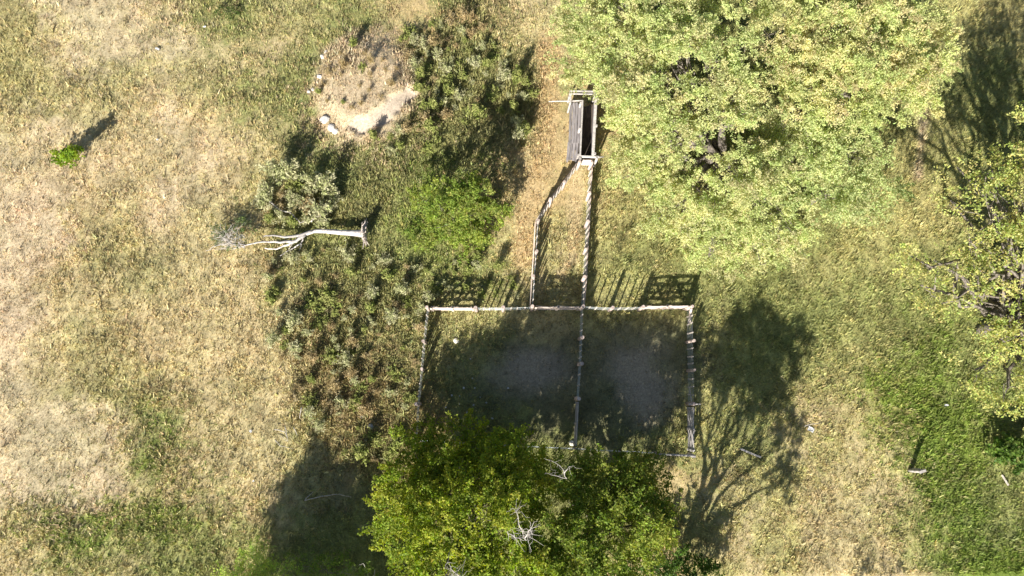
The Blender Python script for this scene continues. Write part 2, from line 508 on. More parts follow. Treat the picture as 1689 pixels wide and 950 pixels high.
def tree(name, label, cat, base, lobes, pal, seed, trunk_r=.2, fork=.35, leaf=(.11, .055), clump_r=.42,
         per_lobe=14, per_clump=90, twigs=.35, bark=None, group=None, heads=0, fill=.5, low=-.35, flat=.6, lean=(0, 0), up=.45, spray=1.5, droop=.25, tone=1.0):
    rs = np.random.default_rng(seed); random.seed(seed)
    b = Vector(base); b.z = gz(b.x, b.y)
    e = empty(name, b, label, cat, group)
    pts, cols, cl = crown_cloud(cloud(lobes, heads, seed + 500) if heads else lobes, clump_r, per_lobe, per_clump, pal, rs, fill, low, flat, spray, droop, tone)
    pts[:, 2] = np.maximum(pts[:, 2], .04)
    V, C = leaf_cards(pts, leaf[0], leaf[1], cols, up, rs)
    link_mesh('crown', np_mesh('crown', V, 4, C), M_LEAF, e)
    zt = max(c[2] for c, r in lobes)
    mb = MB()
    fk = Vector((b.x + lean[0], b.y + lean[1], b.z + fork * (zt - b.z)))
    mb.tube(bend(b - Vector((0, 0, .15)), fk, 5, .10), [trunk_r * (1.35 - .5 * i / 5) for i in range(6)], 9, jit=.06)
    for c, r in lobes:
        c = Vector(c)
        tgt = c.lerp(Vector((c.x, c.y, c.z - .2 * r[2])), .8)
        rr = trunk_r * .55
        br = bend(fk, tgt, 6, .22, .06)
        mb.tube(br, [rr * (1 - .72 * i / 6) for i in range(7)], 6, jit=.05)
        cen = np.array(c); d = np.linalg.norm(cl - cen, axis=1)
        idx = [i for i in np.argsort(d)[:max(6, int(len(cl) / max(1, len(lobes))))] if rs.random() < twigs]
        for i in idx:
            st = br[rs.integers(2, 7)]
            tw = bend(st, Vector(cl[i]), 4, .25, .03)
            w0 = rr * .26 * rs.uniform(.6, 1.2)
            mb.tube(tw, [w0, w0 * .8, w0 * .6, w0 * .45, w0 * .25], 4, cap=False)
    mb.build('trunk', bark or M_BARK, e)
    return e

PAL_BIG = [(.53, .58, .25), (.57, .59, .27), (.58, .57, .28), (.48, .55, .22), (.60, .57, .30), (.53, .58, .25)]
PAL_LOW = [(.26, .33, .035), (.31, .36, .042), (.22, .29, .032), (.35, .38, .055), (.19, .25, .032)]
PAL_RIGHT = [(.44, .47, .15), (.49, .49, .17), (.38, .44, .13), (.52, .50, .19)]
PAL_DARK = [(.07, .13, .025), (.09, .16, .03), (.11, .18, .035)]
PAL_FRESH = [(.24, .31, .055), (.28, .34, .065), (.20, .27, .05), (.31, .35, .09)]

# the big pale spreading trees on the upper right
L1 = [px_lobe(*a) for a in [
    (1000, 60, 6.0, 75, 62), (960, 110, 5.0, 42, 40, 1.0), (1090, 45, 7.6, 85, 65), (1060, 135, 7.2, 62, 55), (1040, 185, 5.0, 40, 42, 1.1),
    (1180, 100, 8.4, 55, 62), (1052, 262, 4.2, 48, 40, 1.1), (1100, 222, 6.2, 50, 50), (1198, 178, 7.8, 48, 50), (1175, 340, 4.0, 64, 40, 1.1), (1095, 300, 3.8, 44, 38, 1.0),
    (1240, 290, 5.6, 60, 54), (1150, -20, 7.8, 90, 50), (1020, -20, 6.4, 80, 45),
    (1180, 385, 2.6, 66, 38, .7), (1265, 370, 3.2, 60, 40, .8), (1230, 428, 1.6, 44, 20, .4), (1115, 365, 2.4, 40, 26, .5), (1170, 425, 1.6, 34, 18, .35), (1290, 410, 2.0, 40, 22, .4)]]
tree('tree', 'large pale yellow-green spreading tree leaning over the wooden loading chute', 'tree', P(1140, 312), L1, PAL_BIG, 11,
     trunk_r=.34, fork=.42, leaf=(.11, .055), clump_r=.36, per_lobe=14, per_clump=190, lean=(.8, 1.0), heads=6, fill=.5, low=-.15, spray=1.75, tone=.55)
L2 = [px_lobe(*a) for a in [
    (1300, 40, 8.2, 80, 70), (1390, 60, 8.6, 85, 75), (1470, 90, 7.6, 75, 65), (1330, 135, 7.6, 75, 60), (1420, 150, 7.2, 80, 50),
    (1500, 150, 5.6, 48, 40, 1.0), (1510, 70, 6.2, 45, 50, 1.0), (1360, -25, 8.0, 90, 45), (1460, 10, 7.4, 70, 45)]]
tree('tree', 'rounded yellow-green tree at the top edge, right of the biggest tree', 'tree', P(1290, 215), L2, [(.57, .58, .26), (.60, .57, .27), (.54, .58, .24), (.61, .55, .29), (.50, .56, .23)], 12,
     trunk_r=.30, fork=.45, leaf=(.11, .055), clump_r=.36, per_lobe=14, per_clump=190, lean=(.8, .6), heads=6, fill=.5, low=-.15, spray=1.75, tone=.55)
L3 = [px_lobe(*a) for a in [
    (1330, 240, 4.2, 62, 45, 1.1), (1400, 255, 4.4, 60, 50, 1.1), (1350, 320, 3.6, 70, 45, 1.0), (1430, 330, 3.0, 45, 40, .8), (1280, 235, 4.4, 45, 40, 1.0)]]
tree('tree', 'lower loose green tree on open grass beneath the two large pale trees', 'tree', P(1335, 335), L3, [(.49, .55, .24), (.53, .57, .26), (.55, .56, .27), (.45, .53, .22)], 13,
     trunk_r=.16, fork=.4, leaf=(.12, .06), clump_r=.34, per_lobe=17, per_clump=120, heads=4, fill=.4, low=-.3, spray=2.0, tone=.55)

# the tree at the right edge, thin foliage over bare limbs
L4 = [px_lobe(*a) for a in [
    (1570, 330, 7.6, 40, 30, .6), (1600, 395, 8.0, 45, 36, .7), (1545, 430, 7.6, 44, 32, .5), (1500, 420, 6.8, 26, 22, .4), (1590, 470, 8.0, 48, 32, .6),
    (1555, 500, 6.8, 34, 24, .4), (1660, 340, 8.4, 55, 50, 1.0), (1680, 420, 8.6, 55, 60, 1.2), (1650, 560, 6.4, 44, 32, .6), (1610, 610, 4.2, 42, 30, .5), (1665, 640, 5.2, 48, 40, .7),
    (1640, 280, 7.6, 34, 30, .7), (1690, 540, 7.5, 45, 50, 1.0), (1580, 275, 7.0, 20, 16, .4), (1520, 470, 6.8, 26, 20, .4), (1630, 450, 8.4, 46, 40, .8),
    (1745, 300, 8.5, 75, 80, 1.5), (1760, 420, 9.0, 90, 80, 1.6), (1720, 230, 8.6, 55, 50, 1.0), (1790, 520, 8.4, 80, 80, 1.5), (1740, 640, 6.0, 60, 60, 1.1)]]
L4 = L4 + [l for l in L4 if P(1625, 400, l[0][2]).x < l[0][0]]
tree('tree', 'thin yellowish tree with bare grey limbs at the right edge', 'tree', P(1618, 545), L4, PAL_RIGHT, 14,
     trunk_r=.30, fork=.28, leaf=(.13, .07), clump_r=.36, per_lobe=10, per_clump=58, lean=(.5, .1), fill=.25, low=-.6, twigs=.22)

# the two dense trees along the bottom edge
ZS = .68
L5 = [px_lobe(*a) for a in [
    (690, 802, 4.2, 62, 50), (765, 787, 5.4, 70, 48), (700, 872, 5.8, 80, 62), (790, 862, 8.4, 85, 70), (740, 942, 8.6, 90, 60), (845, 812, 6.4, 58, 50),
    (660, 842, 3.8, 42, 40, 1.0), (695, 727, 2.6, 36, 26, .5), (775, 732, 3.6, 52, 28, .7), (835, 757, 5.2, 48, 34, 1.0), (740, 750, 3.0, 56, 30, .7), (800, 777, 3.4, 56, 32, .8), (862, 784, 3.2, 46, 28, .7), (850, 932, 8.2, 75, 60), (760, 1012, 7.6, 110, 50), (700, 1002, 5.5, 60, 50)]]
tree('tree', 'dense bright yellow-green tree covering the bottom left corner of the corral', 'tree', P(755, 842), L5, PAL_LOW, 15,
     trunk_r=.24, fork=.35, leaf=(.15, .075), clump_r=.44, per_lobe=15, per_clump=170, fill=.4, low=-.35, spray=1.9)
L6 = [px_lobe(*a) for a in [
    (935, 812, 5.8, 55, 44), (1010, 802, 6.0, 62, 44), (1050, 812, 5.4, 46, 46), (930, 892, 7.8, 72, 60), (1015, 882, 7.8, 72, 58), (1060, 872, 6.0, 40, 48),
    (900, 962, 8.0, 70, 50), (990, 962, 8.0, 85, 55), (950, 1022, 7.4, 100, 50), (1050, 782, 3.6, 36, 26, .8), (925, 787, 3.0, 46, 26, .7), (990, 787, 2.8, 50, 26, .7), (1020, 802, 3.8, 44, 30, .8)]]
tree('tree', 'darker olive-green tree on the bottom edge below the middle corral fence', 'tree', P(975, 848), L6, [(.19, .25, .036), (.23, .28, .045), (.26, .29, .055), (.15, .21, .032)], 16,
     trunk_r=.22, fork=.35, leaf=(.15, .075), clump_r=.44, per_lobe=13, per_clump=160, fill=.4, low=-.35, spray=1.9)

ZS = .84
# trees beyond the bottom edge whose shade falls into the picture
def glob(sx, sy, z, r, rz):      # a lobe of a tree whose shade lies at photo point (sx, sy)
    p = P(sx, sy, 0) + sun_dir * (z / sun_dir.z)
    return (tuple(p), (r, r, rz))
L7 = [glob(*a) for a in [(1240, 572, 8.2, 1.5, 1.2), (1205, 610, 7.5, 1.1, 1.0), (1285, 600, 8.2, 1.2, 1.1), (1272, 680, 6.8, 1.1, .9), (1228, 545, 8.8, .9, .7),
                         (1300, 730, 5.6, .7, .7), (1288, 790, 4.6, .5, .4), (1182, 865, 2.8, .45, .3), (1192, 585, 8.0, .7, .6), (1250, 640, 7.4, 1.1, 1.0), (1295, 555, 8.6, .7, .7)]]
tree('tree', 'tall slender tree past the bottom edge, its forked shadow lying right of the corral', 'tree', P(1092, 992), L7, PAL_LOW, 17,
     trunk_r=.2, fork=.22, leaf=(.16, .09), clump_r=.38, per_lobe=19, per_clump=130, fill=.2)
L8 = [glob(*a) for a in [(535, 800, 7.0, 1.2, 1.0), (500, 850, 6.5, 1.5, 1.2), (560, 850, 6.5, 1.5, 1.2), (600, 885, 6.0, 1.4, 1.1), (498, 905, 5.5, 1.4, 1.2), (540, 910, 5.5, 1.8, 1.3),
                         (622, 930, 5.0, 1.3, 1.0), (570, 955, 5.0, 1.8, 1.3), (530, 970, 5.0, 1.6, 1.3)]]
tree('tree', 'broad leafy tree past the lower left edge, casting the large dark shadow', 'tree', P(440, 1185), L8, PAL_LOW, 18,
     trunk_r=.26, fork=.35, leaf=(.17, .10), clump_r=.5, per_lobe=26, per_clump=170, fill=.1)
L9 = [glob(*a) for a in [(1424, 925, 2.8, .32, .5), (1450, 938, 2.4, .45, .4), (1476, 932, 2.5, .4, .4), (1424, 950, 2.2, .5, .5)]]
tree('shrub', 'tall shrub past the bottom right edge, its shadow tips reaching the dry grass', 'shrub', P(1400, 1040), L9, PAL_LOW, 19,
     trunk_r=.06, fork=.3, clump_r=.3, per_lobe=16, per_clump=60, fill=.3)

# single shrubs
LS = [px_lobe(*a) for a in [(745, 330, 4.0, 40, 32, .9), (775, 322, 4.1, 36, 28, .9), (720, 345, 3.0, 32, 26, .8), (785, 350, 2.8, 34, 24, .8), (755, 310, 4.6, 22, 18, .6),
                            (750, 375, 1.8, 44, 28, .6), (795, 385, 1.2, 26, 20, .4), (700, 330, 1.6, 24, 20, .4), (812, 350, 1.6, 18, 18, .4), (770, 405, .8, 34, 18, .35), (700, 380, 1.0, 26, 20, .4)]]
tree('shrub', 'feathery bright green shrub standing alone between fallen trunk and cattle race', 'shrub', P(755, 372), LS, PAL_FRESH, 21,
     trunk_r=.07, fork=.3, leaf=(.14, .06), clump_r=.32, per_lobe=16, per_clump=130, fill=.2, low=-.7)
LS2 = [px_lobe(*a) for a in [(100, 262, .55, 13, 10, .3), (114, 256, .8, 10, 9, .3), (118, 266, .5, 9, 8, .25), (124, 250, 1.3, 11, 10, .35), (112, 252, 1.3, 12, 9, .35), (120, 247, 1.6, 11, 8, .3)]]
tree('shrub', 'small lone lime-green bush in the dry field on the left', 'shrub', P(122, 254), LS2, [(.22, .32, .03), (.28, .36, .04), (.17, .26, .03)], 22,
     trunk_r=.03, fork=.25, leaf=(.12, .08), clump_r=.16, per_lobe=75, per_clump=30, fill=.2, low=-.6)
LS3 = [px_lobe(*a) for a in [(1655, 745, .9, 20, 14, .35), (1675, 755, .8, 18, 16, .35), (1685, 735, 1.1, 14, 14, .35), (1665, 735, 1.2, 14, 12, .3), (1700, 750, 1.0, 22, 20, .4)]]
tree('shrub', 'low dark bush with broad glossy leaves on green grass, right edge', 'shrub', P(1665, 745), LS3, [(.12, .20, .035), (.17, .25, .05), (.09, .15, .03)], 23,
     trunk_r=.035, fork=.25, leaf=(.2, .14), clump_r=.22, per_lobe=44, per_clump=26, fill=.25, low=-.6)
LS4 = [px_lobe(*a) for a in [(1060, 930, 1.4, 36, 22, .5), (1100, 922, 1.6, 34, 22, .5), (1140, 938, 1.4, 36, 18, .5), (1085, 950, 1.8, 50, 22, .6), (1160, 955, 1.3, 30, 20, .5)]]
tree('shrub', 'dark green bush on the bottom edge where the forked shadow begins', 'shrub', P(1095, 948), LS4, PAL_DARK, 24,
     trunk_r=.05, fork=.25, leaf=(.13, .075), clump_r=.28, per_lobe=26, per_clump=60, fill=.25, low=-.6)
LS5 = [px_lobe(*a) for a in [(420, 925, 2.6, 30, 26, .7), (400, 950, 2.2, 34, 26, .7), (440, 955, 2.5, 34, 26, .7)]]
tree('shrub', 'soft light green bush on the lower left edge, half in tree shadow', 'shrub', P(435, 935), LS5, [(.40, .50, .12), (.44, .53, .14), (.36, .46, .10)], 25,
     trunk_r=.05, fork=.25, leaf=(.12, .04), clump_r=.34, per_lobe=22, per_clump=90, fill=.2, low=-.6)
LS6 = [px_lobe(*a) for a in [(500, 935, 1.5, 30, 22, .5), (545, 945, 2.0, 34, 24, .6), (590, 950, 1.7, 30, 20, .5)]]
tree('shrub', 'dim green bush inside the large shadow at the bottom edge', 'shrub', P(545, 940), LS6, [(.20, .29, .05), (.16, .24, .04)], 26,
     trunk_r=.05, fork=.25, leaf=(.12, .05), clump_r=.3, per_lobe=20, per_clump=60, fill=.2, low=-.6)
LS7 = [px_lobe(*a) for a in [(372, 18, .5, 12, 8, .25), (388, 20, .4, 8, 6, .2)]]
tree('shrub', 'tiny dark bush in green grass near the top left', 'shrub', P(376, 20), LS7, [(.08, .12, .03), (.11, .15, .04)], 27,
     trunk_r=.02, fork=.25, leaf=(.1, .05), clump_r=.16, per_lobe=50, per_clump=26, fill=.2, low=-.6)
LS8 = [px_lobe(*a) for a in [(380, 392, .9, 26, 18, .35), (400, 376, 1.0, 18, 14, .35), (362, 388, .7, 16, 12, .3)]]
tree('shrub', 'low grey-green bush under the twig ends of the fallen trunk', 'shrub', P(384, 386), LS8, [(.16, .20, .09), (.20, .24, .12), (.12, .17, .05)], 28,
     trunk_r=.03, fork=.25, leaf=(.11, .04), clump_r=.22, per_lobe=34, per_clump=45, fill=.2, low=-.6)

# ------------------------------------------------------------------ weeds: each plant its own object, copies of a few
def weed_mesh(seed, pal, h, r, n, leaf):
    rs = np.random.default_rng(seed); pts = []; cols = []; sv = []
    for s_ in range(n):
        a = rs.uniform(0, 6.283); le = rs.uniform(.05, .95)
        L_ = h * rs.uniform(.6, 1.1); tip = np.array([math.cos(a) * r * le, math.sin(a) * r * le, L_ * (1 - .35 * le)])
        w_ = np.array([-math.sin(a), math.cos(a), 0]) * .008; sv += [-w_, w_, tip + w_ * .4, tip - w_ * .4]
        m = int(rs.integers(16, 34)); t = rs.uniform(.3, 1.05, m)
        p = tip[None] * t[:, None]; p[:, 2] = tip[2] * t ** .8
        p += rs.normal(0, .035 + .02 * rs.random(), (m, 3)) * (1.6 - .8 * t)[:, None]
        base = np.array(pal[rs.integers(len(pal))]) * rs.uniform(.85, 1.2)
        pts.append(p); cols.append(base * rs.lognormal(0, .15, m)[:, None])
    pts = np.concatenate(pts); pts[:, 2] = np.maximum(pts[:, 2], .02)
    V, C = leaf_cards(pts, leaf[0], leaf[1], np.clip(np.concatenate(cols), .01, .8), .5, rs)
    V = np.concatenate([V, np.array(sv)]); C = np.concatenate([C, np.full((len(sv), 3), (.22, .19, .10))])
    return np_mesh('foliage', V, 4, C)
PAL_SILV = [(.38, .39, .20), (.44, .43, .24), (.32, .34, .15), (.48, .46, .28)]
PAL_GRN = [(.23, .27, .07), (.27, .30, .085), (.31, .32, .11)]
PAL_BRN = [(.40, .30, .15), (.45, .35, .18), (.33, .26, .12), (.40, .33, .19)]
protos = {'silver': [weed_mesh(40 + i, PAL_SILV, (.5, .85, 1.1, .7, .95, .6)[i], (.5, .36, .45, .6, .3, .42)[i], (16, 22, 30, 28, 18, 20)[i], (.095, .035)) for i in range(6)],
          'green': [weed_mesh(50 + i, PAL_GRN, (.4, .8, 1.0, .6, .9, .5)[i], (.55, .36, .45, .62, .3, .42)[i], (18, 22, 30, 28, 18, 20)[i], (.115, .045)) for i in range(6)],
          'brown': [weed_mesh(60 + i, PAL_BRN, (.4, .7, .9, .5, .8, .55)[i], (.5, .36, .4, .6, .28, .42)[i], (16, 20, 26, 26, 18, 20)[i], (.08, .028)) for i in range(6)]}
for k_ in protos:
    for me_ in protos[k_]: me_.materials.append(M_WEED)
def stem_mesh(seed):
    random.seed(seed); mb = MB()
    for i in range(9):
        a = random.uniform(0, 6.283); d = random.uniform(.1, .34)
        mb.tube([(0, 0, -.05), (math.cos(a) * d * .4, math.sin(a) * d * .4, .3), (math.cos(a) * d, math.sin(a) * d, random.uniform(.5, .7))], [.012, .009, .004], 4, cap=False)
    me_ = mb.mesh('stem'); me_.materials.append(M_TWIG); return me_
stems = [stem_mesh(70 + i) for i in range(3)]
rw = random.Random(5)
def weed(px, py, kind, s, label, group):
    p = P(px, py); z = gz(p.x, p.y)
    o = bpy.data.objects.new('weed', rw.choice(protos[kind])); COL.objects.link(o)
    o.location = (p.x, p.y, z); o.rotation_euler = (0, 0, rw.uniform(0, 6.28))
    o.scale = (s * rw.uniform(.85, 1.2), s * rw.uniform(.85, 1.2), s * rw.uniform(.8, 1.2))
    tag(o, label, 'weed', group)
def in_poly(x, y, poly):
    c = False; j = len(poly) - 1
    for i in range(len(poly)):
        (xi, yi), (xj, yj) = poly[i], poly[j]
        if (yi > y) != (yj > y) and x < (xj - xi) * (y - yi) / (yj - yi) + xi: c = not c
        j = i
    return c
def scatter(poly, n, mind, mix, smin, smax, lab, group):
    smin *= .75; smax *= 1.15
    xs = [q[0] for q in poly]; ys = [q[1] for q in poly]; got = []
    tries = 0
    while len(got) < n and tries < 9000:
        tries += 1
        x = rw.uniform(min(xs), max(xs)); y = rw.uniform(min(ys), max(ys))
        if not in_poly(x, y, poly): continue
        if any(math.hypot(x - a, y - b_) < mind for a, b_ in got): continue
        got.append((x, y)); k = rw.choices(list(mix), list(mix.values()))[0]
        weed(x, y, k, smin + (smax - smin) * rw.random() ** 1.4, {'silver': 'silvery grey-green', 'green': 'green leafy', 'brown': 'dry brown'}[k] + lab,
             {'silver': 'silvery weeds', 'green': 'green weeds', 'brown': 'brown weeds'}[k] + group)
scatter([(440, 420), (560, 400), (690, 440), (700, 520), (690, 600), (680, 720), (620, 770), (540, 740), (470, 640), (440, 520)], 104, 13,
        {'silver': 5, 'green': 3, 'brown': 3}, .6, 1.25, ' weed in the rough patch between open field and corral', ' left of the corral')
scatter([(430, 310), (470, 285), (545, 300), (560, 345), (540, 372), (440, 372), (425, 340)], 24, 14,
        {'silver': 6, 'green': 1, 'brown': 2}, 1.3, 1.9, ' weed growing just above the fallen trunk', ' above the fallen trunk')
scatter([(655, 60), (760, 20), (830, 60), (880, 150), (868, 230), (850, 240), (840, 195), (740, 205), (715, 250), (640, 250), (600, 240), (690, 200), (690, 130)], 88, 14,
        {'silver': 4, 'green': 4, 'brown': 2}, .6, 1.3, ' weed in the patch right of the dry mound', ' right of the mound')
scatter([(540, 95), (600, 75), (650, 90), (665, 140), (640, 165), (590, 190), (540, 190), (525, 150)], 22, 15,
        {'brown': 4, 'green': 1}, .6, 1.1, ' weed growing on top of the pale mound', ' on the mound')
scatter([(700, 440), (780, 420), (840, 445), (860, 490), (760, 496), (700, 495)], 22, 13,
        {'green': 4, 'silver': 2}, .5, 1.0, ' weed above the top left corral gate', ' above the corner gate')

# ------------------------------------------------------------------ corral fences
FH = 1.34
def lab_child(o, label): o['label'] = label; return o
def post_at(parent, p, h=FH, r=.085, mat=None, name='post'):
    z = gz(p.x, p.y); mb = MB(); k = Vector((random.gauss(0, .04), random.gauss(0, .04), 0))
    mb.tube([(p.x, p.y, z - .2), (p.x + k.x * .5, p.y + k.y * .5, z + h * .5), (p.x + k.x, p.y + k.y, z + h - .02), (p.x + k.x, p.y + k.y, z + h)],
            [r * 1.08, r * .98, r * .95, r * .86], 9, jit=.06)
    return mb.build(name, mat or M_POST, parent)
def span(parent, a, b, ndrop, wires=(.26, .48, .71, .94, 1.16), drop_h=1.24, sag=.012, wr=.007):
    a = Vector(a); b = Vector(b); d = (b - a).normalized(); q = d.cross(Vector((0, 0, 1)))
    for i in range(ndrop):
        p = a.lerp(b, (i + 1) / (ndrop + 1) + random.uniform(-.025, .025)); z = gz(p.x, p.y)
        t = d * random.gauss(0, .03)
        MB().board((p.x, p.y, z + .14), (p.x + t.x, p.y + t.y, z + drop_h + random.uniform(-.05, .05)), .068, .045, up=d, wear=.004).build('dropper', M_DROP, parent)
    return [(a, b, w) for w in wires]
def wires_for(parent, runs, wires=(.26, .48, .71, .94, 1.16), wr=.0045):
    """one continuous strand per height along the whole run"""
    for w in wires:
        pts = []
        for (a, b) in runs:
            for k in range(5):
                t = k / 4; p = Vector(a).lerp(Vector(b), t)
                pts.append((p.x, p.y, gz(p.x, p.y) * .6 + w - .05 * math.sin(math.pi * t) * random.uniform(.2, 1)))
        MB().tube(pts, wr, 4, cap=False).build('wire', M_WIRE, parent)
def T(px, py, h=FH): p = P(px, py, h); return Vector((p.x, p.y, 0))

def wire_fence(label, tops, nd, own=None, name='wire_fence', rail_side=None, post_r=.098, wires=(.26, .48, .71, .94, 1.16)):
    pts = [T(*q) for q in tops]
    e = empty(name, (pts[0].x, pts[0].y, gz(pts[0].x, pts[0].y)), label, 'fence')
    for i, p in enumerate(pts):
        if own is None or i in own: post_at(e, p, r=post_r * random.uniform(.85, 1.2), h=FH * random.uniform(.97, 1.06))
    for i in range(len(pts) - 1):
        n = nd[i] if hasattr(nd, '__len__') else nd
        span(e, pts[i], pts[i + 1], n)
    wires_for(e, list(zip(pts[:-1], pts[1:])), wires)
    if rail_side:
        for i in range(len(pts) - 1):
            a, b = pts[i], pts[i + 1]; d = (b - a).normalized(); q = d.cross(Vector((0, 0, 1))) * rail_side * .125
            if i % 2 == 0 or i == len(pts) - 2:
                c = pts[min(i + 2, len(pts) - 1)] if i + 2 < len(pts) and ((pts[i + 2] - b).normalized().dot(d) > .995) else b
                for zz in (.30, .66):  # lower rail added to darken the fence's cast shadow
                    MB().board((a.x + q.x, a.y + q.y, gz(a.x, a.y) + zz), (b.x + q.x, b.y + q.y, gz(b.x, b.y) + zz), .24, .04, wear=.012).build('rail', M_GATE, e)
            else:
                for zz in (.32, .69):  # same extra low rail, for a denser shadow
                    MB().board((a.x + q.x, a.y + q.y, gz(a.x, a.y) + zz), (b.x + q.x, b.y + q.y, gz(b.x, b.y) + zz), .24, .04, wear=.012).build('rail', M_GATE, e)
    return e, pts
random.seed(33)
race_l, _ = wire_fence('kinked left fence of the narrow race running down from the chute',
                       [(956, 266), (931, 300), (909, 329), (888, 362), (885, 412), (882, 456), (879, 506)], 3, rail_side=1)
race_r, _ = wire_fence('straight right fence of the narrow race running down from the chute',
                       [(976, 266), (973, 319), (971, 364), (968, 410), (966, 457), (962, 505)], 3, rail_side=-1)
f_left, LP = wire_fence('left side wire fence of the corral, lower end under the bright tree',
                        [(704, 507), (698, 562), (694, 609), (688, 667), (684, 728)], [4, 4, 4, 3])
f_tl, _ = wire_fence('short wire fence in the corral top side, left of the race',
                     [(785, 507), (830, 507), (879, 506)], 3, own=(0, 1))
f_tr, _ = wire_fence('short wire fence in the corral top side, right of the race',
                     [(962, 505), (1011, 507), (1061, 506)], 3, own=(1, 2))
f_mid, _ = wire_fence('wire fence down the middle dividing the corral in two pens',
                      [(962, 505), (960.5, 556), (959, 599), (955, 657)], [3, 3, 2], own=(1, 2, 3))
f_right, RP = wire_fence('right side wire fence of the corral with a pale diagonal brace',
                         [(1143, 505), (1144, 561), (1145, 610), (1145, 666)], 3)
c0 = T(1143, 505); c1 = P(1136.5, 534, .08)
MB().board((c0.x - .05, c0.y - .1, 1.16), (c1.x, c1.y, .1), .13, .05, up=(1, 0, 0)).build('brace', M_GATE, f_right)
c2 = T(1145, 666); c3 = P(1137, 638, .06)
MB().tube([(c3.x, c3.y, .05), (c2.x - .05, c2.y + .1, 1.05)], .035, 6).build('brace', M_GREY2, f_right)
MB().board((c2.x - .28, c2.y - .02, 1.27), (c2.x + .36, c2.y - .02, 1.27), .09, .06).build('crossbar', M_GREY2, f_right)
# bottom side
bt = [(684, 728), (765, 733), (850, 737), (951, 742), (1030, 746), (1087, 749)]
pts = [T(*q) for q in bt]
f_bot = empty('wire_fence', (pts[0].x, pts[0].y, 0), 'bottom wire fence of the corral, mostly hidden in tree shade', 'fence')
for p in pts[1:]: post_at(f_bot, p, r=.07, mat=M_BARK)
wires_for(f_bot, list(zip(pts[:-1], pts[1:])), (.3, .55, .8), .006)
wires_for(f_bot, list(zip(pts[:-1], pts[1:])), (1.08,), .009)
pe = T(1147, 752); ps = T(1085, 749)
rf = empty('rail_fence', (pe.x, pe.y, 0), 'single pale pole rail at the bottom right corner of the corral', 'fence')
MB().tube(bend((ps.x, ps.y, 1.24), (pe.x + .05, pe.y, 1.19), 4, .03), [.045, .05, .055, .06, .06], 8, jit=.05).build('rail', M_GREY2, rf)
post_at(rf, pe, h=1.15, r=.1, mat=M_GREY2)

# gates
def gate(label, a, b, mat=M_GATE, h=1.16, rails=5, crosses=2, gap=.13, diag=True):
    a = Vector(a); b = Vector(b); d = (b - a).normalized(); a = a + d * gap; b = b - d * gap
    z = gz((a.x + b.x) / 2, (a.y + b.y) / 2)
    q = d.cross(Vector((0, 0, 1)))
    e = empty('wooden_gate', (a.x, a.y, z), label, 'gate')
    for i in range(rails):
        zz = z + .16 + (h - .16) * i / (rails - 1) * .98
        MB().board((a.x, a.y, zz), (b.x, b.y, zz + random.uniform(-.03, .03)), .12, .035).build('rail', mat, e)
    k = crosses + 1
    for i in range(k):
        p = a.lerp(b, (.02 + .96 * i / crosses))
        MB().board((p.x + q.x * .045, p.y + q.y * .045, z + .1), (p.x + q.x * .045, p.y + q.y * .045, z + h + .12), .11, .04, up=d).build('stile', mat, e)
    if diag:
        for i in range(crosses):
            p0 = a.lerp(b, .03 + .94 * i / crosses); p1 = a.lerp(b, .03 + .94 * (i + 1) / crosses)
            for sgn, off in ((1, -.042), (-1, -.078)):
                z0, z1 = (z + .16, z + h) if sgn > 0 else (z + h, z + .16)
                MB().board((p0.x + q.x * off, p0.y + q.y * off, z0), (p1.x + q.x * off, p1.y + q.y * off, z1), .10, .032).build('brace', mat, e)
    return e
gate('pale plank gate at the top left corner of the corral', T(705, 507), T(785, 507))
gate('pale plank gate between the two lower ends of the race', T(879, 506), T(962, 506), crosses=2)
gate('pinkish plank gate at the top right corner of the corral', T(1061, 505), T(1143, 504))
gate('narrow grey gate closing the middle dividing fence at its lower end', T(955, 659), T(951, 740), mat=M_GREY2, diag=False)
gate('long grey weathered gate in the right side of the corral', T(1145, 668), T(1146, 750), mat=M_GREY2)

# ------------------------------------------------------------------ loading chute
random.seed(44)
ch0 = P(968, 215, 0)
chute = empty('loading_chute', (ch0.x, ch0.y - .5, gz(ch0.x, ch0.y)), 'grey weathered wooden cattle chute with plank walkway beside the biggest tree', 'cattle chute')
WH = 1.3
lt, lb = P(961, 166, WH), P(957, 257, WH); rt, rb = P(983, 160, WH), P(978, 257, WH)
gl = gz(ch0.x, ch0.y)
for nm, a, b in (('wall', lt, lb), ('wall', rt, rb)):
    mb = MB(); n = 5
    for i in range(n):
        zz = gl + .14 + i * .25
        mb.board((a.x, a.y, zz), (b.x, b.y, zz), .237, .045)
    mb.build(nm, M_GREY, chute)
for (a, b, w_) in ((lt, lb, .09), (rt, rb, .16)):
    MB().board((a.x, a.y, gl + WH + .0), (b.x, b.y, gl + WH + .0), w_, .07, up=(1, 0, 0)).build('top_beam', M_GREY2, chute)
for a, b, sx in ((lt, lb, -.09), (rt, rb, .1)):
    for t in (.03, .5, .97):
        p = a.lerp(b, t); MB().board((p.x + sx, p.y, gl - .2), (p.x + sx, p.y, gl + WH + (.12 if sx > 0 else -.1)), .11, .11, up=(1, 0, 0)).build('post', M_GREY2, chute)
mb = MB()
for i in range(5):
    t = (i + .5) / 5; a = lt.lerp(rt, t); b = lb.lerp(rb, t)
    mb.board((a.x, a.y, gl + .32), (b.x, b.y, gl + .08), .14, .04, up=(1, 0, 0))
mb.build('floor', M_FLOOR, chute)
